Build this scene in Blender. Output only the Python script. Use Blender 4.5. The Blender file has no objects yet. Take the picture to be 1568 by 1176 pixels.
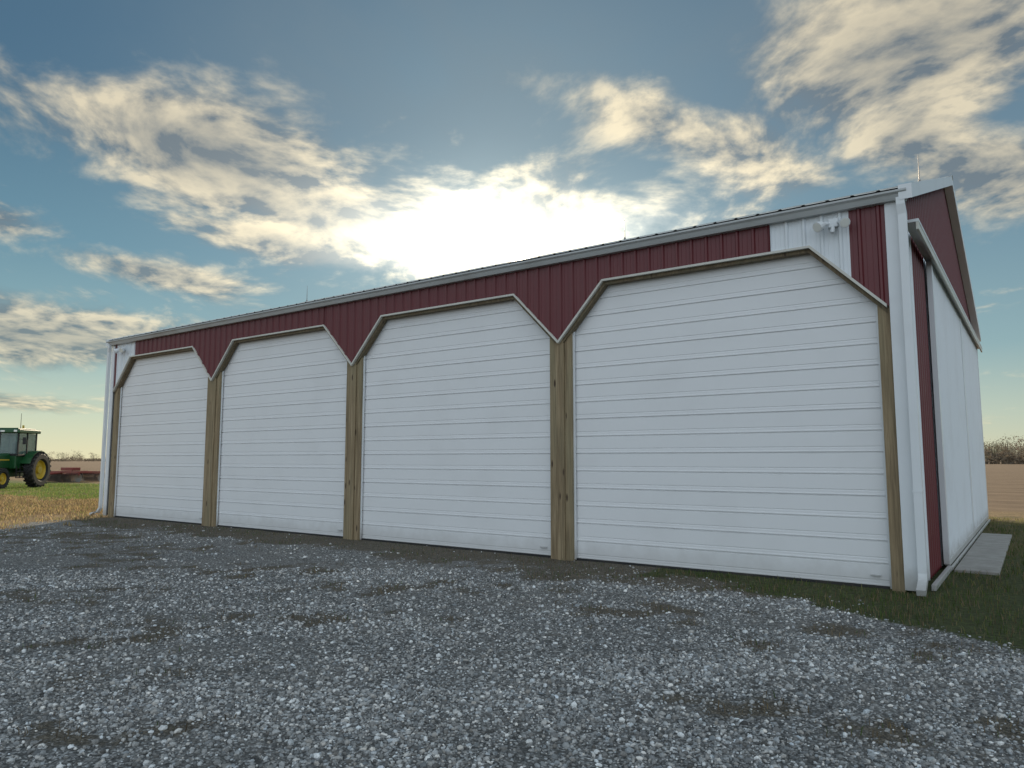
import bpy, math, random
import numpy as np
from mathutils import Vector, noise
random.seed(4); rng=np.random.default_rng(7)
D=bpy.data; scene=bpy.context.scene; COL=scene.collection
rad=math.radians
SUN_EL=19.0
# ---------------------------------------------------------------- node helper
class N:
    def __init__(s,tree):
        s.t=tree; s.n=tree.nodes; s.l=tree.links
    def put(s,sock,v):
        if isinstance(v,bpy.types.NodeSocket): s.l.new(v,sock)
        elif v is not None:
            if isinstance(v,(tuple,list)) and len(v)==3 and sock.type=='RGBA': v=(*v,1)
            sock.default_value=v
    def m(s,op,a,b=None,c=None,clamp=False):
        n=s.n.new('ShaderNodeMath'); n.operation=op; n.use_clamp=clamp
        s.put(n.inputs[0],a)
        if b is not None: s.put(n.inputs[1],b)
        if c is not None: s.put(n.inputs[2],c)
        return n.outputs[0]
    def v(s,op,a,b=None,sc=None):
        n=s.n.new('ShaderNodeVectorMath'); n.operation=op
        s.put(n.inputs[0],a)
        if b is not None: s.put(n.inputs[1],b)
        if sc is not None: s.put(n.inputs['Scale'],sc)
        return n.outputs['Value'] if op in('DOT_PRODUCT','LENGTH') else n.outputs[0]
    def ss(s,x,lo,hi,a=0.,b=1.):
        n=s.n.new('ShaderNodeMapRange'); n.interpolation_type='SMOOTHSTEP'
        s.put(n.inputs[0],x); s.put(n.inputs[1],lo); s.put(n.inputs[2],hi); s.put(n.inputs[3],a); s.put(n.inputs[4],b)
        return n.outputs[0]
    def lin(s,x,lo,hi,a=0.,b=1.):
        n=s.n.new('ShaderNodeMapRange')
        s.put(n.inputs[0],x); s.put(n.inputs[1],lo); s.put(n.inputs[2],hi); s.put(n.inputs[3],a); s.put(n.inputs[4],b)
        return n.outputs[0]
    def mix(s,f,a,b,mode='MIX'):
        n=s.n.new('ShaderNodeMix'); n.data_type='RGBA'; n.blend_type=mode
        s.put(n.inputs[0],f); s.put(n.inputs[6],a); s.put(n.inputs[7],b)
        return n.outputs[2]
    def noise(s,vec,scale,detail=4,rough=.5,dist=0.,col=False):
        n=s.n.new('ShaderNodeTexNoise'); s.put(n.inputs['Vector'],vec)
        n.inputs['Scale'].default_value=scale; n.inputs['Detail'].default_value=detail
        n.inputs['Roughness'].default_value=rough; n.inputs['Distortion'].default_value=dist
        return n.outputs['Color'] if col else n.outputs[0]
    def voro(s,vec,scale):
        n=s.n.new('ShaderNodeTexVoronoi'); s.put(n.inputs['Vector'],vec)
        n.inputs['Scale'].default_value=scale
        return n
    def sep(s,v):
        n=s.n.new('ShaderNodeSeparateXYZ'); s.put(n.inputs[0],v); return n.outputs
    def comb(s,x,y,z):
        n=s.n.new('ShaderNodeCombineXYZ'); s.put(n.inputs[0],x); s.put(n.inputs[1],y); s.put(n.inputs[2],z); return n.outputs[0]
    def ramp(s,f,stops):
        n=s.n.new('ShaderNodeValToRGB'); e=n.color_ramp.elements
        while len(e)<len(stops): e.new(.5)
        for i,(p,c) in enumerate(stops): e[i].position=p; e[i].color=(*c,1)
        s.put(n.inputs[0],f); return n.outputs[0]
    def attr(s,name):
        n=s.n.new('ShaderNodeAttribute'); n.attribute_name=name; return n
    def bump(s,h,strength=.5,dist=.01,nrm=None):
        n=s.n.new('ShaderNodeBump'); n.inputs['Strength'].default_value=strength; n.inputs['Distance'].default_value=dist
        s.put(n.inputs['Height'],h)
        if nrm is not None: s.put(n.inputs['Normal'],nrm)
        return n.outputs[0]
def new_mat(name):
    m=D.materials.new(name); m.use_nodes=True
    k=N(m.node_tree); b=m.node_tree.nodes['Principled BSDF']
    return m,k,b
def obj_co(k):
    n=k.n.new('ShaderNodeTexCoord'); return n.outputs['Object']
def paint(name,col,rough=.45,metal=0.,dirt=.12,dirtcol=(.18,.15,.11),low=.55,spec=.5,bump=.15):
    m,k,b=new_mat(name); co=obj_co(k)
    n1=k.noise(co,1.1,3,.6)
    f=k.m('MULTIPLY',k.ss(n1,.45,.75),dirt)
    if low:
        z=k.sep(co)[2]
        n2=k.noise(co,4,3,.6)
        lw=k.m('MULTIPLY',k.ss(k.m('ADD',z,k.m('MULTIPLY',n2,-.35)),.22,-.15),low)
        f=k.m('MAXIMUM',f,lw)
    c=k.mix(f,col,dirtcol); k.put(b.inputs['Base Color'],c)
    b.inputs['Roughness'].default_value=rough
    b.inputs['Metallic'].default_value=metal; b.inputs['Specular IOR Level'].default_value=spec
    if bump: k.put(b.inputs['Normal'],k.bump(k.noise(co,2.2,1,.5),bump,.02))
    return m
M_white=paint('white_steel',(.68,.72,.75),.42,dirt=.08)
M_door=paint('white_door_steel',(.73,.74,.75),.5,dirt=.05,low=.25,bump=.12)
M_trim=paint('white_trim',(.68,.71,.73),.35,dirt=.10)
M_head=paint('cream_head_trim',(.56,.55,.50),.4,dirt=.25,low=0,bump=0)
M_red=paint('red_steel',(.115,.015,.019),.42,dirt=.06,low=0)
M_roof=paint('roof_steel',(.55,.55,.52),.4,dirt=.3,low=0,bump=0)
M_gut=paint('gutter_aluminium',(.42,.44,.44),.4,dirt=.35,low=0,bump=0)
M_black=paint('black_rubber',(.015,.015,.016),.7,dirt=.2,low=0,bump=0)
M_dark=paint('dark_interior',(.03,.03,.03),.9,low=0,bump=0)
M_green=paint('green_paint',(.010,.075,.022),.35,dirt=.2,low=0,bump=0)
M_yel=paint('yellow_paint',(.60,.42,.04),.4,dirt=.3,low=0,bump=0)
M_imp=paint('red_implement_paint',(.22,.04,.03),.6,dirt=.4,low=0,bump=0)
M_steel=paint('worn_steel',(.25,.22,.2),.4,metal=.7,dirt=.4,low=0,bump=0)
M_lens=paint('lamp_lens',(.75,.76,.72),.2,dirt=.05,low=0,bump=0)
def wood(name,gain):
    m,k,b=new_mat(name); co=obj_co(k)
    g=k.noise(k.v('MULTIPLY',co,(28.,28.,1.2)),1.,4,.6,.4)
    g2=k.noise(k.v('MULTIPLY',co,(3.,3.,.4)),1.,3,.5)
    kn=k.voro(k.v('MULTIPLY',co,(7.,7.,1.9)),1.).outputs['Distance']
    G=lambda c: tuple(q*gain for q in c)
    c=k.ramp(g,[(.3,G((.14,.10,.055))),(.55,G((.27,.20,.115))),(.75,G((.38,.30,.19)))])
    c=k.mix(k.ss(g2,.4,.7),c,k.mix(.5,c,G((.22,.20,.12))))
    c=k.mix(k.ss(kn,.17,.07),c,(.05,.028,.015))
    k.put(b.inputs['Base Color'],c); b.inputs['Roughness'].default_value=.75
    k.put(b.inputs['Normal'],k.bump(g,.4,.004)); return m
M_wood=wood('treated_timber',1.0); M_wood2=wood('weathered_header_board',.6)
def conc():
    m,k,b=new_mat('concrete'); co=obj_co(k)
    n=k.noise(co,3,5,.65); n2=k.noise(co,60,3,.6)
    c=k.ramp(k.m('ADD',k.m('MULTIPLY',n,.7),k.m('MULTIPLY',n2,.3)),[(.3,(.20,.19,.17)),(.7,(.37,.36,.34))])
    k.put(b.inputs['Base Color'],c); b.inputs['Roughness'].default_value=.85
    k.put(b.inputs['Normal'],k.bump(n2,.3,.004)); return m
M_conc=conc()
def glass():
    m,k,b=new_mat('cab_glass'); co=obj_co(k)
    k.put(b.inputs['Base Color'],k.ramp(k.noise(co,2,3),[(.3,(.20,.30,.30)),(.7,(.32,.42,.40))]))
    b.inputs['Roughness'].default_value=.08; b.inputs['Transmission Weight'].default_value=.65
    return m
M_glass=glass()
# ---------------------------------------------------------------- mesh helpers
def empty(name,loc=(0,0,0),rz=0):
    e=D.objects.new(name,None); e.location=loc; e.rotation_euler=(0,0,rz); e.empty_display_size=.5; COL.objects.link(e); return e
def mk(name,verts,faces,mats,parent=None,mi=None,smooth=False):
    me=D.meshes.new(name); me.from_pydata([tuple(v) for v in verts],[],faces)
    for m in (mats if isinstance(mats,list) else [mats]): me.materials.append(m)
    if mi is not None: me.polygons.foreach_set('material_index',mi)
    if smooth: me.polygons.foreach_set('use_smooth',[True]*len(me.polygons))
    me.update(); o=D.objects.new(name,me); COL.objects.link(o)
    if parent: o.parent=parent
    return o
def boxvf(x0,x1,y0,y1,z0,z1,off=0):
    v=[(x0,y0,z0),(x1,y0,z0),(x1,y1,z0),(x0,y1,z0),(x0,y0,z1),(x1,y0,z1),(x1,y1,z1),(x0,y1,z1)]
    f=[(0,3,2,1),(4,5,6,7),(0,1,5,4),(1,2,6,5),(2,3,7,6),(3,0,4,7)]
    return v,[tuple(i+off for i in q) for q in f]
def bev(o,w,seg=2):
    b=o.modifiers.new('b','BEVEL'); b.width=w; b.segments=seg; b.limit_method='ANGLE'; return o
def box(name,x0,x1,y0,y1,z0,z1,mat,parent=None,b=.0):
    x0,x1=min(x0,x1),max(x0,x1)
    v,f=boxvf(x0,x1,y0,y1,z0,z1); o=mk(name,v,f,mat,parent)
    if b: bev(o,b)
    return o
def boxes(name,lst,mat,parent=None,b=0):
    V=[];F=[]
    for a in lst:
        v,f=boxvf(min(a[0],a[1]),max(a[0],a[1]),*a[2:],off=len(V)); V+=v;F+=f
    o=mk(name,V,F,mat,parent)
    if b: bev(o,b)
    return o
def tube(name,pts,r,mat,parent=None,seg=10,rect=None):
    pts=[Vector(p) for p in pts]; V=[];F=[]
    for i,p in enumerate(pts):
        if i==0: d=pts[1]-p
        elif i==len(pts)-1: d=p-pts[i-1]
        else: d=(pts[i+1]-p).normalized()+(p-pts[i-1]).normalized()
        d.normalize()
        a=Vector((1,0,0)) if abs(d.x)<.9 else Vector((0,1,0))
        u=(a-d*a.dot(d)).normalized(); w=d.cross(u)
        rr=r[i] if isinstance(r,(list,tuple)) else r
        if rect:
            hx,hy=rect
            for sx,sy in((-1,-1),(1,-1),(1,1),(-1,1)): V.append(p+u*hx*sx+w*hy*sy)
            n=4
        else:
            n=seg
            for j in range(n):
                t=2*math.pi*j/n; V.append(p+u*rr*math.cos(t)+w*rr*math.sin(t))
    for i in range(len(pts)-1):
        for j in range(n):
            F.append((i*n+j,i*n+(j+1)%n,(i+1)*n+(j+1)%n,(i+1)*n+j))
    F.append(tuple(range(n-1,-1,-1))); F.append(tuple((len(pts)-1)*n+j for j in range(n)))
    return mk(name,V,F,mat,parent,smooth=False)
# ---------------------------------------------------------------- BARN
C0=(4.896,8.936); RZ=math.atan2(-.584,.8115)
barn=empty('pole_barn',(C0[0],C0[1],0),RZ)
L=20.2; W=13.4; EAVE=5.0; RIDGE=7.3
def roofz(t): return EAVE+(RIDGE-EAVE)*(1-abs(t-W/2)/(W/2))-.03
VS=[.18,5.08,10.08,15.13,20.02]
poly=[]
for a,b_ in zip(VS[:-1],VS[1:]):
    poly+=[(a,3.53),(a+.9,4.45),(b_-.84,4.45)]
poly.append((VS[-1],3.53))
def bz(s):
    if s<=poly[0][0]: return 3.53
    for (a,za),(b_,zb) in zip(poly[:-1],poly[1:]):
        if a<=s<=b_: return za+(zb-za)*(s-a)/(b_-a)
    return 3.53
def strip(name,s0,s1,bot,top,colf,mapf,extra=(),mats=None,parent=barn,period=.2286,h=.02):
    P={}
    for e in [s0,s1,*[x for x in extra if s0<=x<=s1]]: P[round(e,4)]=0
    k=math.ceil((s0-.04)/period)
    while k*period<s1+.04:
        c=k*period
        for ds,y in((-.03,0),(-.014,h),(.014,h),(.03,0)):
            s=round(c+ds,4)
            if s0<s<s1: P[s]=y
        c2=c+period/2
        for cc in (c2-.035,c2+.035):
            for ds,y in((-.012,0),(0,.004),(.012,0)):
                s=round(cc+ds,4)
                if s0<s<s1 and s not in P: P[s]=y
        k+=1
    ks=sorted(P); V=[];F=[];MI=[]
    for i,s in enumerate(ks):
        V.append(mapf(s,P[s],bot(s))); V.append(mapf(s,P[s],top(s)))
        if i:
            F.append((2*i-2,2*i,2*i+1,2*i-1)); MI.append(colf((ks[i-1]+s)/2))
    return mk(name,V,F,mats,parent,MI)
def fcol(s):
    if .58<s<1.59 or 18.95<s<19.92: return 1
    return 0
strip('front_siding',.15,20.06,bz,lambda s:4.86,fcol,lambda s,h,z:(-s,-h,z),[p[0] for p in poly]+[.58,1.59,18.95,19.92],[M_red,M_white],h=.026)
def scol(t):
    if t<.36: return 0
    if t<1.12: return 1
    if t<2.4: return 0
    if t>12.9: return 0
    return 1
strip('side_siding',.02,W-.02,lambda t:.03,lambda t:4.7,scol,lambda t,h,z:(h,t,z),[.36,1.12,2.4,12.9],[M_red,M_white])
strip('side_gable_siding',.02,W-.02,lambda t:4.7,roofz,lambda t:0,lambda t,h,z:(h+.004,t,z),[W/2],[M_red,M_white])
strip('far_gable_siding',.02,W-.02,lambda t:.03,roofz,lambda t:0,lambda t,h,z:(-L-h,t,z),[W/2],[M_red,M_white])
strip('rear_siding',.02,L-.02,lambda t:.03,lambda t:EAVE-.05,lambda t:1,lambda t,h,z:(-t,W+h,z),[],[M_red,M_white])
box('floor_slab',-L+.1,-.1,.3,W-.1,-.1,.03,M_conc,barn)
boxes('corner_trim',[(-.15,.012,-.028,.0,.02,4.85),(-.012,.034,.0,.13,.02,4.85),
                     (-L,-L+.14,-.028,0,.02,4.85),(-L-.03,-L+.01,-.028,.12,.02,4.85),
                     (-.1,.034,W-.1,W+.03,.02,4.85)],M_trim,barn,.004)
def offs(pl,d):
    out=[]
    for i,p in enumerate(pl):
        ns=[]
        for a,b_ in ((i-1,i),(i,i+1)):
            if a<0 or b_>=len(pl): continue
            dx=pl[b_][0]-pl[a][0]; dz=pl[b_][1]-pl[a][1]; l=math.hypot(dx,dz)
            ns.append((dz/l,-dx/l))
        nx=sum(n[0] for n in ns)/len(ns); nz=sum(n[1] for n in ns)/len(ns)
        l2=nx*nx+nz*nz; out.append((p[0]+nx/l2*d,p[1]+nz/l2*d))
    return out
def prism(name,pl,d0,d1,y0,y1,mat):
    for q in range(4):
        seg=poly[q*3:q*3+4]
        A=offs(seg,d0);B=offs(seg,d1)
        V=[];F=[]
        for i in range(4):
            a=A[i];b_=B[i]
            if i in(0,3):
                sx=seg[i][0]; g=.002 if i==0 else -.002
                def vert(P,Q):
                    t=(sx+g-P[0])/(Q[0]-P[0]); return (sx+g,P[1]+(Q[1]-P[1])*t)
                j=1 if i==0 else 2
                a=vert(A[j],A[i]); b_=vert(B[j],B[i])
            for (p,y) in((a,y0),(b_,y0),(b_,y1),(a,y1)): V.append((-p[0],y,p[1]))
        for i in range(3):
            for j in range(4):
                F.append((i*4+j,i*4+(j+1)%4,i*4+4+(j+1)%4,i*4+4+j))
        F.append((3,2,1,0)); F.append((12,13,14,15))
        mk(name,V,F,mat,barn)
prism('opening_trim',poly,-.014,.018,-.036,.02,M_head)
prism('header_board',poly,.0,.066,.021,.128,M_wood2)
doors=[(.30,4.87),(5.29,9.86),(10.30,14.87),(15.40,19.86)]
for a,b_ in doors:
    prof=[(.02,.0)]
    sec=.5575
    for i in range(8):
        z=.02+i*sec; h=sec*.5
        prof+=[(z+.006,-.005),(z+.020,-.005),(z+.026,0),(z+.058,0),(z+.062,.006),(z+.074,.006),(z+.078,0),
               (z+h-.024,0),(z+h-.018,.010),(z+h-.004,.010),(z+h+.002,-.006),(z+h+.018,-.006),(z+h+.024,0),
               (z+h+.056,0),(z+h+.060,.005),(z+h+.072,.005),(z+h+.076,0),
               (z+sec-.014,0),(z+sec-.011,.016),(z+sec-.001,.016)]
    V=[];F=[]
    for z,y in prof: V+= [(-a+.05,.15+y,z),(-b_-.05,.15+y,z)]
    for i in range(len(prof)-1): F.append((2*i,2*i+2,2*i+3,2*i+1))
    mk('overhead_door',V,F,M_door,barn)
    boxes('door_seal',[(-a+.03,-b_-.03,.135,.175,-.02,.022)],M_black,barn)
    boxes('door_stop',[(-a-.03,-a+.005,.10,.128,.0,4.5),(-b_-.005,-b_+.03,.10,.128,.0,4.5)],M_trim,barn,.003)
    box('door_handle',-a-.25,-a-.13,.115,.138,.14,.16,M_trim,barn,.004)
posts=[(.152,.30,1),(4.87,5.29,2),(9.86,10.30,2),(14.87,15.40,2),(19.86,20.05,1)]
for a,b_,n in posts:
    if n==1:
        box('timber_post',-a,-b_,.03,.2,-.05,3.75,M_wood,barn,.006)
    else:
        boxes('timber_post',[(-a,-(a+.13),.05,.2,-.05,3.85),(-(a+.133),-(b_-.133),.0205,.2,-.05,3.6),(-(b_-.13),-b_,.05,.2,-.05,3.85)],M_wood,barn,.006)
def roof():
    V=[];F=[]
    x0,x1=.17,-L-.17
    P=[]; per=.3048
    P.append((x0,0))
    x=x0-.06
    while x>x1+.05:
        P+=[(x+.03,0),(x+.012,.015),(x-.012,.015),(x-.03,0)]
        x-=per
    P.append((x1,0))
    ed=-.13
    ez=EAVE-.01
    for (x,h) in P:
        V+=[(x,ed,ez+h),(x,W/2,RIDGE+h),(x,W-ed,ez+h)]
    for i in range(len(P)-1):
        a=i*3
        F+=[(a,a+3,a+4,a+1),(a+1,a+4,a+5,a+2)]
    mk('roof_panels',V,F,M_roof,barn)
    V=[];F=[]
    for x in(x0-.005,x1+.005):
        V+=[(x,ed+.01,ez-.03),(x,W/2,RIDGE-.03),(x,W-ed-.01,ez-.03)]
    mk('roof_underside',V,[(0,1,4,3),(1,2,5,4)],M_gut,barn)
    for nm,xa,xb in(('rake_trim',.03,.18),('rake_trim',-L-.18,-L-.03)):
        V=[]
        for x in(xa,xb):
            V+=[(x,ed-.01,ez-.16),(x,W/2,RIDGE-.16),(x,W-ed+.01,ez-.16),(x,ed-.01,ez+.03),(x,W/2,RIDGE+.03),(x,W-ed+.01,ez+.03)]
        F=[(0,1,4,3),(1,2,5,4),(6,9,10,7),(7,10,11,8),(3,4,10,9),(4,5,11,10),(0,6,7,1),(1,7,8,2),(0,3,9,6),(2,8,11,5)]
        mk(nm,V,F,M_trim,barn)
    V=[];dz=.12*(RIDGE-EAVE)/(W/2)
    for x in(x0+.02,x1-.02): V+=[(x,W/2-.15,RIDGE-dz+.025),(x,W/2,RIDGE+.045),(x,W/2+.15,RIDGE-dz+.025)]
    mk('ridge_cap',V,[(0,1,4,3),(1,2,5,4)],M_roof,barn)
roof()
def gutter(y0,sgn):
    pr=[(0,4.97),(0,4.85),(-.07,4.85),(-.085,4.88),(-.10,4.915),(-.13,4.94),(-.13,4.965),(-.12,4.965),(-.12,4.945),(-.01,4.87)]
    V=[];F=[];n=len(pr)
    for x in(.12,-L-.12):
        for (y,z) in pr: V.append((x,y0+sgn*y,z))
    for j in range(n): F.append((j,(j+1)%n,n+(j+1)%n,n+j))
    F+= [tuple(range(n)),tuple(range(2*n-1,n-1,-1))]
    mk('gutter',V,F,M_gut,barn)
gutter(-.025,1); gutter(W+.03,-1)
boxes('eave_fascia',[(.10,-L-.1,-.022,.04,4.85,4.95)],M_gut,barn)
tube('downspout',[(.045,-.10,4.87),(.045,-.10,4.78),(.055,-.075,4.66),(.055,-.075,.24),(.055,-.10,.15),(.06,-.36,.055)],.04,M_trim,barn,rect=(.048,.036))
tube('downspout',[(-L-.02,-.10,4.87),(-L-.02,-.10,4.78),(-L-.07,-.075,4.66),(-L-.07,-.075,.24),(-L-.13,-.1,.14),(-L-.42,-.16,.05)],.04,M_trim,barn,rect=(.048,.036))
boxes('downspout_strap',[(-.005,.107,-.114,-.025,z,z+.025) for z in(1.2,)],M_trim,barn)
boxes('track_cover',[(.03,.20,.22,W+.1,4.62,4.66)],M_trim,barn,.004)
boxes('track_rail',[(.165,.195,.22,W+.1,4.52,4.618)],M_head,barn,.004)
strip('sliding_door',2.4,12.6,lambda t:.10,lambda t:4.6,lambda t:1,lambda t,h,z:(.09+h,t,z),[],[M_red,M_white])
boxes('sliding_door_frame',[(.05,.125,2.3,2.42,.08,4.58),(.05,.125,12.58,12.7,.08,4.58),(.05,.122,7.42,7.56,.08,4.58),(.05,.12,2.42,12.58,.05,.14)],M_trim,barn,.004)
boxes('base_rail',[(.10,.15,.25,2.28,.0,.07),(.13,.16,2.3,12.7,.0,.05)],M_trim,barn,.004)
def flood(s,z):
    box('light_mount',-s-.06,-s+.06,-.06,-.022,z-.05,z+.07,M_trim,barn,.01)
    for sg in(-1,1):
        tube('light_head',[(-s+sg*.05,-.05,z+.01),(-s+sg*.10,-.09,z+.0),(-s+sg*.13,-.13,z-.02),(-s+sg*.17,-.20,z-.06)],[.015,.03,.055,.07],M_trim,barn,seg=12)
        tube('light_lens',[(-s+sg*.168,-.197,z-.058),(-s+sg*.172,-.206,z-.063)],[.06,.058],M_lens,barn,seg=12)
    tube('motion_sensor',[(-s,-.06,z-.04),(-s,-.09,z-.09),(-s,-.11,z-.14)],[.02,.03,.025],M_trim,barn,seg=10)
flood(.76,4.70); flood(19.5,4.68)
for s in(.4,7.2,20.1):
    tube('lightning_rod',[(-s,W/2,RIDGE),(-s,W/2,RIDGE+.3),(-s,W/2,RIDGE+.62)],[.012,.009,.004],M_steel,barn,seg=6)
    tube('rod_base',[(-s,W/2,RIDGE+.02),(-s,W/2,RIDGE+.09)],[.04,.02],M_steel,barn,seg=8)
def B2W(x,y):
    return (C0[0]+.8115*x+.584*y, C0[1]-.584*x+.8115*y)
slab=box('concrete_slab',.18,.72,2.25,8.6,-.08,.025,M_conc,None,.01); slab.location=(C0[0],C0[1],0); slab.rotation_euler=(0,0,RZ)
# ---------------------------------------------------------------- GROUND
def fbm(x,y,s,o=3):
    v=0;a=1;t=0
    for i in range(o):
        v+=a*noise.noise(Vector((x*s,y*s,3.1*i)));t+=a;a*=.55;s*=2.1
    return v/t
patches=[(-2.4,7.76,.75,.28),(1.5,5.0,.35,.16),(-4.2,10.8,.9,.45),(-1.0,9.3,.8,.4),(-3.6,6.9,.6,.35),(2.45,4.47,.35,.2),
 (1.2,7.9,.9,.35),(-7.5,13.5,1.6,.7),(-5.5,8.9,.9,.5),(3.3,6.7,.7,.5),(-9.5,15.5,2.,.8),(-2.2,4.6,.4,.2)]
def gmask(X,Y):
    rx,ry=X-C0[0],Y-C0[1]
    x=.8115*rx-.584*ry; y=.584*rx+.8115*ry
    n=fbm(X,Y,.55,4); m=fbm(X+9,Y,2.2,3)
    yb=-.75-max(0,.56*(x+2.8))
    g=(y-yb)/.8+n*2.2+m*.8
    gl=(-11.6+.15*(Y-16)-X)/1.4+n*2+m*.6
    turf=max(min(g,1) if x>-3.4 else -1, min(gl,1), min((y-1.2)/.5,1) if (x<-L-.3) else -1, min((X-6.5)/1.,1))
    turf=max(0,min(1,turf))
    strip_=max(0,min(1,(y+1.65)/.6+n*2.4+m*1.4))
    d=0
    for (px,py,a,b_) in patches:
        r=((X-px)/a)**2+((Y-py)/b_)**2
        if r<7: d=max(d,.62-r*.2+m*2.4+n*1.2)
    d=max(d,strip_, (n-.12)*2.0+m*1.)
    return turf,max(0,min(1,d))
def axis(lo,hi,st,far):
    a=list(np.arange(lo,hi+1e-6,st)); s=st;v=hi
    while v<far: s*=1.35; v+=s; a.append(v)
    s=st;v=lo;b_=[]
    while v>-far: s*=1.35; v-=s; b_.append(v)
    return np.array(b_[::-1]+a)
xs=axis(-17,8.5,.12,2600); ys=axis(0,23,.12,2600)
nx,ny=len(xs),len(ys)
V=np.zeros((ny,nx,3),np.float32); C=np.zeros((ny,nx,4),np.float32)
V[...,0]=xs[None,:];V[...,1]=ys[:,None]
for j,y in enumerate(ys):
    for i,x in enumerate(xs):
        t,d=gmask(x,y); C[j,i]=(t,d,0,1)
        if -18<x<9 and -1<y<24:
            V[j,i,2]=-.012+.018*fbm(x,y,.8,3)
        else: V[j,i,2]=-.012
F=np.empty((ny-1,nx-1,4),np.int32); idx=np.arange(ny*nx).reshape(ny,nx)
F[...,0]=idx[:-1,:-1];F[...,1]=idx[:-1,1:];F[...,2]=idx[1:,1:];F[...,3]=idx[1:,:-1]
def fastmesh(name,V,F,mat,col=None,smooth=False):
    V=V.reshape(-1,3);n=F.shape[-1];F=F.reshape(-1,n)
    me=D.meshes.new(name); me.vertices.add(len(V)); me.vertices.foreach_set('co',V.astype(np.float32).ravel())
    me.loops.add(F.size); me.loops.foreach_set('vertex_index',F.astype(np.int32).ravel())
    me.polygons.add(len(F)); me.polygons.foreach_set('loop_start',np.arange(0,F.size,n,dtype=np.int32))
    me.update(calc_edges=True)
    me.polygons.foreach_set('use_smooth',np.full(len(F),bool(smooth)))
    if col is not None:
        a=me.color_attributes.new('Col','FLOAT_COLOR','POINT'); a.data.foreach_set('color',col.astype(np.float32).ravel())
    me.materials.append(mat); o=D.objects.new(name,me); COL.objects.link(o); return o
def ground_mat():
    m,k,b=new_mat('ground_surface')
    g=k.n.new('ShaderNodeNewGeometry'); P=g.outputs['Position']
    at=k.attr('Col'); A=k.sep(at.outputs['Color'])
    turf,dirt=A[0],A[1]
    v1=k.voro(P,42); v2=k.voro(P,95)
    s1=k.sep(v1.outputs['Color'])[0]; s2=k.sep(v2.outputs['Color'])[1]; d1=v1.outputs['Distance']
    lf=k.noise(P,.55,3,.6,.6); mid=k.noise(P,9,4,.75)
    st=k.m('ADD',k.m('MULTIPLY',s1,.65),k.m('MULTIPLY',s2,.35))
    gc=k.ramp(st,[(.1,(.055,.056,.053)),(.45,(.17,.172,.165)),(.7,(.35,.355,.345)),(.95,(.68,.685,.67))])
    gc=k.mix(k.m('MULTIPLY',k.ss(d1,.30,.62),.65),gc,(.05,.048,.044))
    fines=k.ramp(mid,[(.3,(.10,.094,.083)),(.7,(.26,.25,.23))])
    ff=k.ss(k.m('ADD',k.m('MULTIPLY',lf,.6),k.m('MULTIPLY',mid,.4)),.44,.62)
    gc=k.mix(k.m('MULTIPLY',ff,.5),gc,fines)
    dc=k.ramp(k.m('ADD',k.m('MULTIPLY',mid,.5),k.m('MULTIPLY',s2,.5)),[(.25,(.036,.030,.021)),(.55,(.10,.082,.056)),(.8,(.19,.162,.118))])
    df=k.ss(k.m('ADD',dirt,k.m('MULTIPLY',k.m('SUBTRACT',mid,.5),1.3)),.25,.9)
    c=k.mix(k.m('MULTIPLY',df,.85),gc,dc)
    tn=k.noise(P,1.1,3,.6); tn2=k.noise(P,14,3,.75)
    rx=k.v('SUBTRACT',P,(C0[0],C0[1],0.)); ly=k.v('DOT_PRODUCT',rx,(.584,.8115,0.)); lx=k.v('DOT_PRODUCT',rx,(.8115,-.584,0.))
    green=k.ramp(tn2,[(.3,(.026,.027,.012)),(.6,(.062,.076,.025)),(.8,(.14,.14,.055))])
    tan=k.ramp(tn2,[(.3,(.13,.085,.04)),(.6,(.29,.20,.10)),(.8,(.46,.34,.18))])
    near=k.ss(ly,12.,3.)
    right=k.ss(lx,-6.,-3.6)
    gsel=k.m('MAXIMUM',k.m('MULTIPLY',right,near),k.m('MULTIPLY',k.ss(tn,.52,.66),.55))
    gband=k.ss(k.m('ABSOLUTE',k.m('SUBTRACT',ly,k.m('ADD',7.,k.m('MULTIPLY',tn,5.)))),5.,2.)
    gsel=k.m('MAXIMUM',gsel,k.m('MULTIPLY',gband,.8))
    lush=k.ramp(tn2,[(.3,(.05,.08,.018)),(.6,(.12,.17,.035)),(.8,(.26,.28,.08))])
    green=k.mix(k.m('MULTIPLY',gband,k.ss(lx,-18.,-22.)),green,lush)
    tc=k.mix(gsel,tan,green)
    tf=k.ss(k.m('ADD',turf,k.m('MULTIPLY',k.m('SUBTRACT',mid,.5),1.0)),.35,.65)
    c=k.mix(tf,c,tc)
    rows=k.noise(k.v('MULTIPLY',k.comb(lx,ly,0.),(.03,.5,1.)),1.,4,.65)
    fc=k.ramp(k.m('ADD',k.m('MULTIPLY',rows,.7),k.m('MULTIPLY',tn,.3)),[(.3,(.11,.068,.038)),(.5,(.19,.125,.075)),(.7,(.30,.215,.13))])
    c=k.mix(k.ss(k.m('ADD',ly,k.m('MULTIPLY',tn,3.)),17.5,20.),c,fc)
    k.put(b.inputs['Base Color'],c); b.inputs['Roughness'].default_value=.9; b.inputs['Specular IOR Level'].default_value=.25
    h=k.m('ADD',k.m('MULTIPLY',k.m('SUBTRACT',1.,d1),.8),k.m('MULTIPLY',s1,.5))
    k.put(b.inputs['Normal'],k.bump(h,.9,.014))
    return m
fastmesh('ground',V,F,ground_mat(),C.reshape(-1,4),True)
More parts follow.
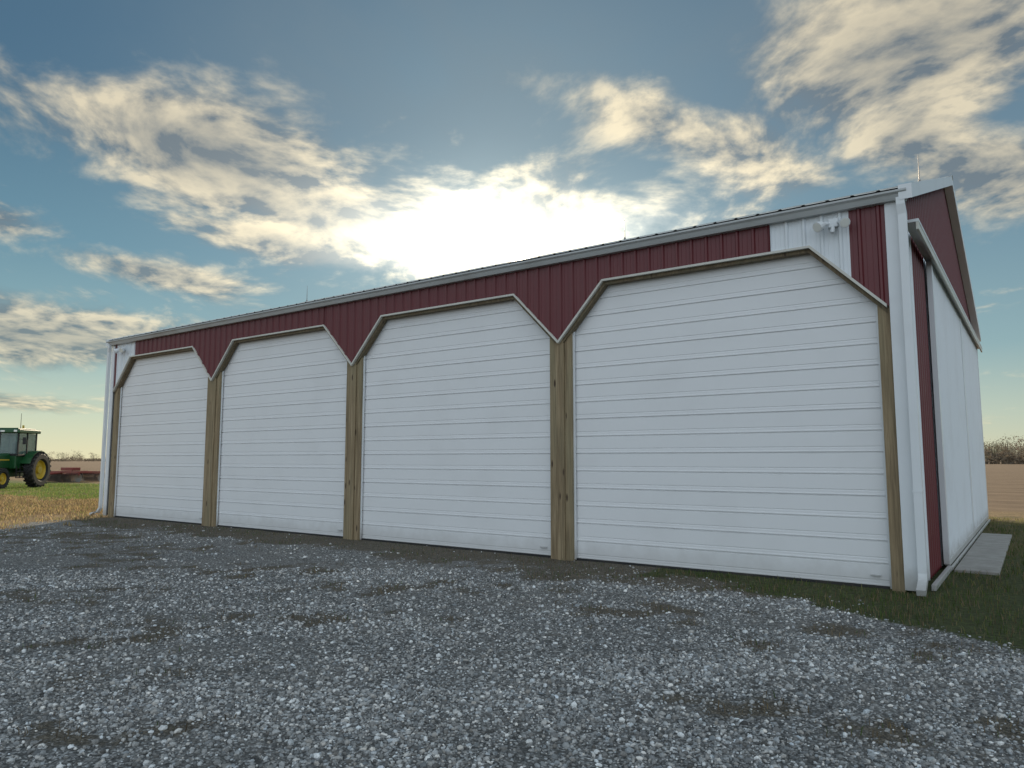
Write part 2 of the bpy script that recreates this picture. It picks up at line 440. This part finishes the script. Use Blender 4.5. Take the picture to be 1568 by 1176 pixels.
# ---- gravel stones
ico_v=[];t=(1+5**.5)/2
for a in(-1,1):
    for b_ in(-t,t): ico_v+=[(0,a,b_),(a,b_,0),(b_,0,a)]
ico_v=np.array(ico_v,float); ico_v/=np.linalg.norm(ico_v[0])
import bmesh
bm=bmesh.new(); [bm.verts.new(v) for v in ico_v]; bmesh.ops.convex_hull(bm,input=bm.verts); bm.verts.ensure_lookup_table(); bm.verts.index_update()
ico_f=np.array([[v.index for v in f.verts] for f in bm.faces]); ico_v=np.array([v.co[:] for v in bm.verts]); bm.free()
pts=[]
def try_pts(n,x0,x1,y0,y1,keep):
    X=rng.uniform(x0,x1,n);Y=rng.uniform(y0,y1,n)
    for x,y in zip(X,Y):
        if abs(x)>.80*y+1.2: continue
        kp=keep(y)
        if rng.random()>kp: continue
        tt,d=gmask(x,y)
        tr=.55+2.2*fbm(x*.6+5,y*1.1,.7,3)
        if rng.random()>(1-tt)*(1-.9*d)*max(.36,min(1,tr)): continue
        pts.append((x,y))
try_pts(135000,-5.5,5.5,2.7,6.2,lambda y:1)
try_pts(115000,-9,6,6.2,11,lambda y:1-.09*(y-6.2))
try_pts(25000,-14,2,11,18,lambda y:.7)
pts=np.array(pts); n=len(pts)
size=rng.lognormal(math.log(.0082),.42,n).clip(.0035,.022)*(1+.03*np.clip(pts[:,1]-4,0,12))
sc=size[:,None]*rng.uniform(.6,1.35,(n,3)); sc[:,2]*=.75
jit=1+rng.uniform(-.22,.22,(n,12,1))
vv=ico_v[None]*jit*sc[:,None,:]
tx=rng.uniform(-.5,.5,n); ct,s_=np.cos(tx)[:,None],np.sin(tx)[:,None]
y_=vv[...,1]*ct-vv[...,2]*s_; z_=vv[...,1]*s_+vv[...,2]*ct; vv[...,1]=y_;vv[...,2]=z_
a=rng.uniform(0,6.28,n); ct,s_=np.cos(a)[:,None],np.sin(a)[:,None]
x_=vv[...,0]*ct-vv[...,1]*s_; y_=vv[...,0]*s_+vv[...,1]*ct; vv[...,0]=x_;vv[...,1]=y_
hz=np.array([-.012+.018*fbm(p[0],p[1],.8,3) for p in pts])
vv[...,0]+=pts[:,0:1];vv[...,1]+=pts[:,1:2];vv[...,2]+=(hz+sc[:,2]*.3)[:,None]
g=np.clip(rng.lognormal(math.log(.29),.52,n),.06,.75); tint=rng.normal(0,.03,n)
cc=np.stack([g*(1+tint),g*1.01,g*(.985-tint),np.ones(n)],1)
def attr_mat(name,rough=.8,trans=0):
    m,k,b=new_mat(name); at=k.attr('Col'); c=at.outputs['Color']
    co=obj_co(k)
    c=k.mix(1.,c,k.ramp(k.noise(co,120 if not trans else 3,2,.6),[(.3,(.78,.78,.78)),(.7,(1.18,1.18,1.18))]),'MULTIPLY')
    k.put(b.inputs['Base Color'],c); b.inputs['Roughness'].default_value=rough
    b.inputs['Specular IOR Level'].default_value=.3
    if trans:
        t=k.n.new('ShaderNodeBsdfTranslucent'); k.put(t.inputs[0],c)
        mx=k.n.new('ShaderNodeMixShader'); mx.inputs[0].default_value=trans
        k.l.new(b.outputs[0],mx.inputs[1]); k.l.new(t.outputs[0],mx.inputs[2])
        o=[q for q in k.n if q.type=='OUTPUT_MATERIAL'][0]; k.l.new(mx.outputs[0],o.inputs[0])
    return m
fi=(ico_f[None]+12*np.arange(n)[:,None,None])
fastmesh('gravel',vv,fi,attr_mat('crushed_stone',.75),np.repeat(cc,12,0))
# ---- grass blades
def blades(name,P,hts,cols,wid,mat):
    P=np.array(P);n=len(P);hts=np.array(hts);wid=np.array(wid)
    a=rng.uniform(0,6.28,n); lean=rng.uniform(.1,.9,n)*hts; la=rng.uniform(0,6.28,n)
    dx=np.cos(a)*wid;dy=np.sin(a)*wid
    V=np.zeros((n,5,3))
    z0=-.02
    V[:,0]=np.stack([P[:,0]-dx,P[:,1]-dy,np.full(n,z0)],1);V[:,1]=np.stack([P[:,0]+dx,P[:,1]+dy,np.full(n,z0)],1)
    mx=P[:,0]+np.cos(la)*lean*.35;my=P[:,1]+np.sin(la)*lean*.35
    V[:,2]=np.stack([mx+dx*.7,my+dy*.7,hts*.6],1);V[:,3]=np.stack([mx-dx*.7,my-dy*.7,hts*.6],1)
    V[:,4]=np.stack([P[:,0]+np.cos(la)*lean,P[:,1]+np.sin(la)*lean,hts],1)
    F=np.array([[0,1,2],[0,2,3],[3,2,4]])[None]+5*np.arange(n)[:,None,None]
    c=np.repeat(np.concatenate([np.array(cols),np.ones((n,1))],1),5,0)
    return fastmesh(name,V,F,mat,c)
M_grass=attr_mat('grass_blades',.7,.45)
GREEN=np.array([.070,.110,.026]);TAN=np.array([.46,.34,.17]);BRN=np.array([.15,.11,.065]);OLV=np.array([.16,.155,.055])
P=[];H=[];Cc=[];Wd=[]
def add(x,y,h,c,w): P.append((x,y));H.append(h);Cc.append(np.clip(c*rng.uniform(.6,1.4),0,1));Wd.append(w)
for _ in range(100000):
    lx_,ly_=rng.uniform(-3.6,9),rng.uniform(-4.5,14)
    if lx_<.1 and ly_>-.05: continue
    if .17<lx_<.73 and 2.24<ly_<8.6: continue
    x,y=B2W(lx_,ly_)
    if y<3 or x>.8*y+1.5: continue
    t_,d=gmask(x,y)
    n_=fbm(x,y,1.6,3)
    if rng.random()>t_*(.6+n_*1.4): continue
    r=rng.random()
    c=GREEN if r<.45+.7*n_ else (OLV if r<.7 else BRN*1.4)
    if ly_>11.5: c=OLV*1.3
    add(x,y,rng.uniform(.02,.075)*(1+.8*max(0,n_)),c,rng.uniform(.0025,.005))
blades('grass',P,H,Cc,Wd,M_grass)
P=[];H=[];Cc=[];Wd=[]
for _ in range(90000):
    x,y=rng.uniform(-13,5.5),rng.uniform(3.6,19.5)
    rx,ry=x-C0[0],y-C0[1]; ly_=.584*rx+.8115*ry
    if ly_>-.03: continue
    t_,d=gmask(x,y)
    n_=fbm(x,y,1.3,2)
    if d<.35 or rng.random()>(d-.2)*(.6+n_*1.5): continue
    r=rng.random(); c=BRN if r<.55 else (TAN*.45 if r<.8 else GREEN)
    if ly_>-1.7 and n_>.08 and r>.35: c=GREEN
    add(x,y,rng.uniform(.012,.05),c,rng.uniform(.002,.004))
for _ in range(110000):
    y=rng.uniform(13,48); x=rng.uniform(-.86*y,-.5*y)
    rx,ry=x-C0[0],y-C0[1]; lx_=.8115*rx-.584*ry; ly_=.584*rx+.8115*ry
    if lx_>-L-.2 and ly_>0: continue
    if ly_>17.5: continue
    t_,d=gmask(x,y)
    if rng.random()>t_: continue
    n_=fbm(x,y,.35,3)
    if rng.random()>.6+n_: continue
    green=ly_>3.5+4*n_ 
    r=rng.random()
    c=(GREEN*2.3 if r<.65 else OLV*1.8) if green else (TAN if r<.5 else (OLV*1.7 if r<.65 else BRN*1.4))
    add(x,y,rng.uniform(.03,.09)*(1+.8*max(0,n_)),c,rng.uniform(.006,.012))
blades('dry_grass',P,H,Cc,Wd,M_grass)
# ---------------------------------------------------------------- distant trees
def treeline():
    V=[];F=[];C=[]
    def tri(p,s,c):
        i=len(V)
        for _ in range(3): V.append((p[0]+random.uniform(-s,s),p[1]+random.uniform(-s,s),p[2]+random.uniform(-s,s))); C.append((*c,1))
        F.append((i,i+1,i+2))
    def tree(x,y,h):
        tw=h*.018; c=(.13,.11,.085)
        i=len(V)
        for (dx,z,w) in((0,0,tw),(0,h*.75,tw*.25)):
            V.extend([(x-w,y,z),(x+w,y-w,z),(x,y+w,z)]); C.extend([(*c,1)]*3)
        for j in range(3): F.append((i+j,i+(j+1)%3,i+3+j)); F.append((i+(j+1)%3,i+3+(j+1)%3,i+3+j))
        cl=[]
        for _ in range(10):
            a=random.uniform(0,6.28);r=random.uniform(.1,.42)*h;z=random.uniform(.2,.82)*h
            cl.append((x+math.cos(a)*r,y+math.sin(a)*r,z,random.uniform(.13,.22)*h))
            i=len(V);w=tw*.3
            V.extend([(x,y,z*.6),(x+w,y,z*.6+w),(x+math.cos(a)*r,y+math.sin(a)*r,z)]);C.extend([(*c,1)]*3);F.append((i,i+1,i+2))
        base=random.choice([(.24,.19,.14),(.20,.175,.12),(.28,.215,.155),(.17,.17,.11)])
        for (a,b_,z,r) in cl:
            for _ in range(36):
                d=Vector((random.gauss(0,1),random.gauss(0,1),random.gauss(0,.8)))*r*.55
                f=random.uniform(.6,1.35)
                tri((a+d.x,b_+d.y,z+d.z),h*.03,tuple(q*f for q in base))
    for _ in range(230):
        az=rad(random.uniform(31,52)); d=random.uniform(290,360)
        tree(d*math.sin(az),d*math.cos(az),random.uniform(6,12)*(1 if az>rad(34) else .85))
    for _ in range(80):
        az=rad(random.uniform(-48,-27)); d=random.uniform(560,680)
        tree(d*math.sin(az),d*math.cos(az),random.uniform(3.5,9))
    for az0,az1,d0,h in((31,52,290,5.0),(-48,-27,640,2.8)):
        for _ in range(9000):
            az=rad(random.uniform(az0,az1)); d=d0+random.uniform(-8,8); f=random.uniform(.6,1.3)
            hh=h*(.75+.5*noise.noise(Vector((az*60,0,0))))
            tri((d*math.sin(az),d*math.cos(az),random.uniform(0,hh)),.6,(.21*f,.17*f,.125*f))
    C=np.array(C); V=np.array(V); F=np.array(F)
    fastmesh('distant_tree_line',V,F,attr_mat('bare_branches',.9,.35),C)
treeline()
# ---------------------------------------------------------------- tractor
def wheel(name,parent,cx,cy,R,w,side,lug=True,rimr=.55):
    V=[];F=[];MI=[];seg=32
    prof=[(-w/2*.6,R*rimr),(-w/2,R*(rimr+.1)),(-w/2,R*.88),(-w/2*.8,R*.95),(w/2*.8,R*.95),(w/2,R*.88),(w/2,R*(rimr+.1)),(w/2*.6,R*rimr)]
    n=len(prof)
    for i in range(seg):
        a=2*math.pi*i/seg
        for (yy,r) in prof: V.append((cx+r*math.cos(a),cy+yy,R+r*math.sin(a)))
    for i in range(seg):
        for j in range(n-1):
            F.append((i*n+j,i*n+j+1,((i+1)%seg)*n+j+1,((i+1)%seg)*n+j)); MI.append(0)
    if lug:
        for i in range(22):
            a=2*math.pi*i/22
            for sg in(-1,1):
                a0=a+(.14 if sg>0 else 0); o=len(V)
                for (r) in(R*.93,R*1.0):
                    for (yy,da) in((0,0),(0,.08),(sg*w/2,.26),(sg*w/2,.18)):
                        V.append((cx+r*math.cos(a0+da),cy+yy,R+r*math.sin(a0+da)))
                for q in((0,1,2,3),(4,5,6,7),(0,1,5,4),(1,2,6,5),(2,3,7,6),(3,0,4,7)): F.append(tuple(o+e for e in q)); MI.append(0)
    rp=[(w/2*.55*side,R*rimr*1.02),(w/2*.75*side,R*rimr*.95),(w*.1*side,R*rimr*.85),(w*.05*side,R*.22),(w*.32*side,R*.2),(w*.34*side,.02)]
    o=len(V);m_=len(rp)
    for i in range(seg):
        a=2*math.pi*i/seg
        for (yy,r) in rp: V.append((cx+r*math.cos(a),cy+yy,R+r*math.sin(a)))
    for i in range(seg):
        for j in range(m_-1): F.append((o+i*m_+j,o+i*m_+j+1,o+((i+1)%seg)*m_+j+1,o+((i+1)%seg)*m_+j)); MI.append(1)
    mk(name,V,F,[M_black,M_yel],parent,MI)
T=empty('tractor',(-28.0,40.2,0),rad(-86)); T.scale=(1.1,1.1,1.12)
for sg in(-1,1):
    wheel('rear_wheel',T,-1.2,sg*.98,.88,.48,sg)
    wheel('front_wheel',T,1.45,sg*.80,.50,.28,sg)
    V=[];F=[]
    for i in range(9):
        a=rad(20+i*17.5)
        for (yy,r) in((sg*.62,.97),(sg*1.12,.97)): V.append((-1.2+r*math.cos(a),yy,.88+r*math.sin(a)))
    for i in range(8): F.append((2*i,2*i+1,2*i+3,2*i+2))
    o=mk('fender',V,F,M_green,T); sd=o.modifiers.new('s','SOLIDIFY'); sd.thickness=.03
hv=[(0,.34),(1.0,.33),(1.9,.29),(2.05,.26)]
V=[];F=[]
for (x,w),zt,zb in zip(hv,(1.72,1.66,1.56,1.45),(1.0,1.0,.98,1.0)):
    V+=[(x,-w,zb),(x,-w,zt-.08),(x,-w+.09,zt),(x,w-.09,zt),(x,w,zt-.08),(x,w,zb)]
for i in range(3):
    for j in range(6): F.append((i*6+j,i*6+(j+1)%6,i*6+6+(j+1)%6,i*6+6+j))
F+=[tuple(range(6)),tuple(range(23,17,-1))]
bev(mk('hood',V,F,M_green,T),.02)
boxes('grille',[(2.04,2.075,-.2,.2,1.02,1.4)],M_black,T,.01)
boxes('headlight',[(2.05,2.09,-.2,-.06,1.30,1.38),(2.05,2.09,.06,.2,1.30,1.38)],M_lens,T,.01)
boxes('hood_stripe',[(.1,1.85,-.345,-.335,1.36,1.42),(.1,1.85,.335,.345,1.36,1.42)],M_yel,T)
boxes('chassis',[(-1.7,1.8,-.2,.2,.55,1.0),(1.9,2.15,-.25,.25,.6,1.0),(1.38,1.52,-.72,.72,.42,.58),(-1.35,-1.05,-.8,.8,.74,1.02)],M_green,T,.03)
boxes('engine',[(.15,1.2,-.27,.27,.75,1.05)],M_dark,T,.03)
boxes('cab_lower',[(-1.55,.05,-.62,.62,.95,1.62)],M_green,T,.05)
cw=.70
fr=[]
for x in(-1.55,-.75,.0):
    for y in(-cw,cw-.06): fr.append((x,x+.07,y,y+.06,1.6,2.72))
fr+=[(-1.55,.07,-cw,-cw+.06,1.58,1.66),(-1.55,.07,cw-.06,cw,1.58,1.66),(0,.07,-cw,cw,1.60,1.68),(-1.55,-1.48,-cw,cw,1.6,1.68)]
boxes('cab_frame',fr,M_black,T,.01)
boxes('cab_glass',[(-1.46,-.77,cw-.04,cw-.03,1.68,2.7),(-.66,-.02,cw-.04,cw-.03,1.68,2.7),(-1.46,-.77,-cw+.03,-cw+.04,1.68,2.7),(-.66,-.02,-cw+.03,-cw+.04,1.68,2.7),(.03,.04,-cw+.07,cw-.07,1.7,2.7),(-1.52,-1.51,-cw+.07,cw-.07,1.7,2.7)],M_glass,T)
boxes('cab_roof',[(-1.68,.22,-.80,.80,2.72,2.90),(-1.5,.05,-.62,.62,2.90,2.97)],M_green,T,.06)
boxes('seat',[(-1.1,-.65,-.25,.25,1.5,1.7),(-1.2,-1.05,-.25,.25,1.65,2.3)],M_black,T,.05)
tube('exhaust_stack',[(.75,.2,1.6),(.75,.2,2.75)],[.05,.05],M_dark,T)
tube('antenna',[(-.2,.6,2.9),(-.2,.6,3.7)],[.015,.008],M_black,T,seg=6)
boxes('cab_work_light',[(.2,.27,-.7,-.55,2.76,2.86),(.2,.27,.55,.7,2.76,2.86),(.2,.25,-.1,.1,2.76,2.84)],M_lens,T,.01)
tube('beacon',[(-.6,.5,2.95),(-.6,.5,3.12)],[.06,.045],M_yel,T)
for sg in(-1,1):
    tube('mirror_arm',[(.05,sg*.7,2.4),(.2,sg*1.05,2.4)],[.015,.015],M_black,T,seg=6)
    box('mirror',.17,.2,sg*1.05-.08,sg*1.05+.08,2.15,2.5,M_black,T,.01)
boxes('steps',[(-.35,.0,.62,.9,.5,.54),(-.35,.0,.62,.88,.8,.84),(-.35,-.32,.62,.66,.5,1.1),(-.03,.0,.62,.66,.5,1.1)],M_black,T)
# ---------------------------------------------------------------- disc harrow
Hh=empty('disc_harrow',(-31.4,52.5,0),rad(-28))
boxes('frame',[(-2,2,-.9,-.8,.62,.74),(-2,2,.8,.9,.62,.74),(-.1,.1,-.9,.9,.62,.76),(-1.9,-1.8,-.8,.8,.62,.74),(1.8,1.9,-.8,.8,.62,.74),(-.9,-.8,-.8,.8,.62,.74),(.8,.9,-.8,.8,.62,.74)],M_imp,Hh,.01)
tube('drawbar',[(0,-.9,.66),(0,-2.6,.5)],[.08,.07],M_imp,Hh)
boxes('ballast_tray',[(-1.2,.2,-.3,.3,.78,1.0)],M_imp,Hh,.02)
for yy,tilt in((-.85,.18),(.85,-.18)):
    V=[];F=[]
    for i in range(17):
        x=-1.9+i*.2375
        c,s_=math.cos(tilt if x>0 else -tilt),math.sin(tilt if x>0 else -tilt)
        o=len(V)
        V.append((x-.05*c,yy-.05*s_,.3))
        for j in range(16):
            a=2*math.pi*j/16; V.append((x-.3*math.cos(a)*s_,yy+.3*math.cos(a)*c,.3+.3*math.sin(a)))
        for j in range(16): F.append((o,o+1+j,o+1+(j+1)%16))
    mk('disc_gang',V,F,M_steel,Hh)
    boxes('gang_beam',[(-2,2,yy-.04,yy+.04,.48,.6)],M_imp,Hh,.01)
    boxes('gang_hanger',[(x-.03,x+.03,yy-.03,yy+.03,.28,.5) for x in(-1.6,-.8,.0,.8,1.6)],M_imp,Hh)
for sg in(-1,1):
    wheel('transport_wheel',Hh,sg*.5,.0,.38,.22,1,False)
# ---------------------------------------------------------------- WORLD
w=D.worlds.new('World'); scene.world=w; w.use_nodes=True
k=N(w.node_tree)
for n_ in list(w.node_tree.nodes): w.node_tree.nodes.remove(n_)
out=k.n.new('ShaderNodeOutputWorld')
sky=k.n.new('ShaderNodeTexSky'); sky.sky_type='NISHITA'; sky.sun_disc=False
sky.sun_elevation=rad(SUN_EL); sky.sun_rotation=0.; sky.air_density=1.; sky.dust_density=.3; sky.ozone_density=2.
bg1=k.n.new('ShaderNodeBackground'); k.l.new(k.mix(1.,sky.outputs[0],(.26,.30,.29),'MULTIPLY'),bg1.inputs[0]); bg1.inputs[1].default_value=.05
tc=k.n.new('ShaderNodeTexCoord'); dv=k.v('NORMALIZE',tc.outputs['Generated'])
x,y,z=k.sep(dv)
az=k.m('MULTIPLY',k.m('ARCTAN2',x,y),57.2958); el=k.m('MULTIPLY',k.m('ARCSINE',z),57.2958)
sd=(0.,math.cos(rad(SUN_EL)),math.sin(rad(SUN_EL)))
c=k.m('MAXIMUM',k.v('DOT_PRODUCT',dv,sd),0.)
g1=k.m('POWER',c,14.)
zz=k.m('MAXIMUM',z,.0); den=k.m('ADD',zz,.18)
p0=k.comb(k.m('DIVIDE',x,den),k.m('DIVIDE',y,den),0.)
warp=k.v('SCALE',k.v('SUBTRACT',k.noise(p0,1.6,1,.5,col=True),(.5,.5,.5)),sc=.35)
p=k.v('MULTIPLY',k.v('ADD',p0,warp),(1.,.8,1.))
n1=k.noise(p,2.3,6,.56)
n2=k.noise(k.v('ADD',p,(0.,-.07,0.)),2.3,4,.56)
nb=k.noise(p,12.,5,.58)
def ell(lst):
    best=None; ae=k.comb(az,el,0.)
    for (a0,e0,wa,we,rt,amp) in lst:
        mp=k.n.new('ShaderNodeMapping'); mp.vector_type='TEXTURE'
        mp.inputs['Location'].default_value=(a0,e0,0); mp.inputs['Rotation'].default_value=(0,0,rad(rt)); mp.inputs['Scale'].default_value=(wa,we,1)
        k.l.new(ae,mp.inputs[0])
        r=k.m('SUBTRACT',k.v('DOT_PRODUCT',mp.outputs[0],mp.outputs[0]),math.log(amp))
        best=r if best is None else k.m('MINIMUM',best,r)
    return k.m('EXPONENT',k.m('MULTIPLY',best,-1.))
tot=ell([(-23,21.4,15,3.9,-8,1.45),(-14,18.6,14,3.0,-9,1.4),(-16,15.8,10,1.6,-8,1.15),(-1,17.4,17,5.0,-2,1.5),(14.5,24.,11,3.2,-22,1.15),
 (31,28,11,7.5,0,1.45),(30,22.,8,3.5,-25,1.2),(34,18.6,6.5,3.6,-15,1.4),(-34,8.6,13,2.8,-3,1.55),(-26.5,13.0,8,1.4,-6,1.25),(-37,15.2,5,1.3,-4,1.2),(-35,3.8,10,.7,0,.8),
 (40,7,7,.8,0,.55)])
veil=ell([(-6,31.,19,7,0,1.),(-10,10.,16,4,0,.55),(20,29,14,5,0,.7)])
glowE=ell([(-2.,16.5,15.,5.6,-2,1.),(-3.,18.5,9.,6.2,0,.9),(7,17,11.5,4.8,0,.98)])
nn=k.m('ADD',k.m('MULTIPLY',k.m('SUBTRACT',n1,.5),2.5),k.m('MULTIPLY',k.m('SUBTRACT',nb,.5),.9))
raw=k.m('ADD',tot,nn)
dens=k.ss(raw,.26,1.10)
thick=k.ss(raw,.95,1.85)
lit=k.m('ADD',k.m('ADD',.44,k.m('MULTIPLY',k.m('SUBTRACT',n1,n2),5.5)),k.m('MULTIPLY',k.m('SUBTRACT',nb,.5),2.8),clamp=True)
skyc=k.ramp(k.lin(el,0.,45.),[(0,(.64,.60,.40)),(.07,(.48,.53,.41)),(.17,(.22,.35,.36)),(.33,(.105,.215,.275)),(.55,(.050,.115,.18)),(1,(.030,.078,.14))])
skyc=k.mix(k.m('MULTIPLY',g1,.40),skyc,(.36,.47,.49))
skyc=k.mix(k.m('MULTIPLY',k.ss(az,5.,40.),.35),skyc,(.21,.27,.30))
skyc=k.mix(k.m('MULTIPLY',k.m('MULTIPLY',veil,k.ss(n1,.30,.62)),.6),skyc,(.155,.20,.225))
cloudc=k.mix(lit,(.135,.155,.165),(.76,.65,.44))
cloudc=k.mix(k.m('MULTIPLY',thick,.5),cloudc,(.165,.17,.16))
gg=k.m('ADD',glowE,k.m('MULTIPLY',g1,.35),clamp=True)
cloudc=k.mix(1.,cloudc,k.mix(gg,(.95,.95,.95),(1.9,1.85,1.75)),'MULTIPLY')
col=k.mix(k.m('MULTIPLY',dens,.95),skyc,cloudc)
glow=k.m('MULTIPLY',k.m('MULTIPLY',glowE,glowE),k.m('ADD',.15,k.m('MULTIPLY',dens,1.0)))
col=k.v('ADD',col,k.v('SCALE',(1.,.95,.78),sc=glow))
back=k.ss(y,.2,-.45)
fill_sky=k.ramp(k.noise(p0,1.4,2,.55),[(.35,(.67,.80,.94)),(.65,(1.03,1.10,1.14))])  # unseen brighter sky behind the camera, added to light the shaded front wall
col=k.mix(back,col,fill_sky)
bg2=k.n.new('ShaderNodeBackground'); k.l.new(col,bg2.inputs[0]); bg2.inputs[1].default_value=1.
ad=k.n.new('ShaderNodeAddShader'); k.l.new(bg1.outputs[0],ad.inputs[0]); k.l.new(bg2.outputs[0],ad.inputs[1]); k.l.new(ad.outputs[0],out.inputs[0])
# sun
sl=D.lights.new('sun','SUN'); sl.energy=4.8; sl.angle=rad(.5); sl.color=(1,.84,.62)
so=D.objects.new('sun',sl); so.rotation_euler=(rad(-(90-SUN_EL)),0,0); so.location=(0,60,40); COL.objects.link(so)
cam=D.cameras.new('camera'); cam.lens=25.53; cam.sensor_width=36; cam.clip_end=6000; cam.clip_start=.05
co=D.objects.new('camera',cam); co.location=(0,0,1.6); co.rotation_euler=(rad(90+5.905),0,0); COL.objects.link(co); scene.camera=co
scene.view_settings.view_transform='Standard'; scene.view_settings.look='None'; scene.view_settings.exposure=0
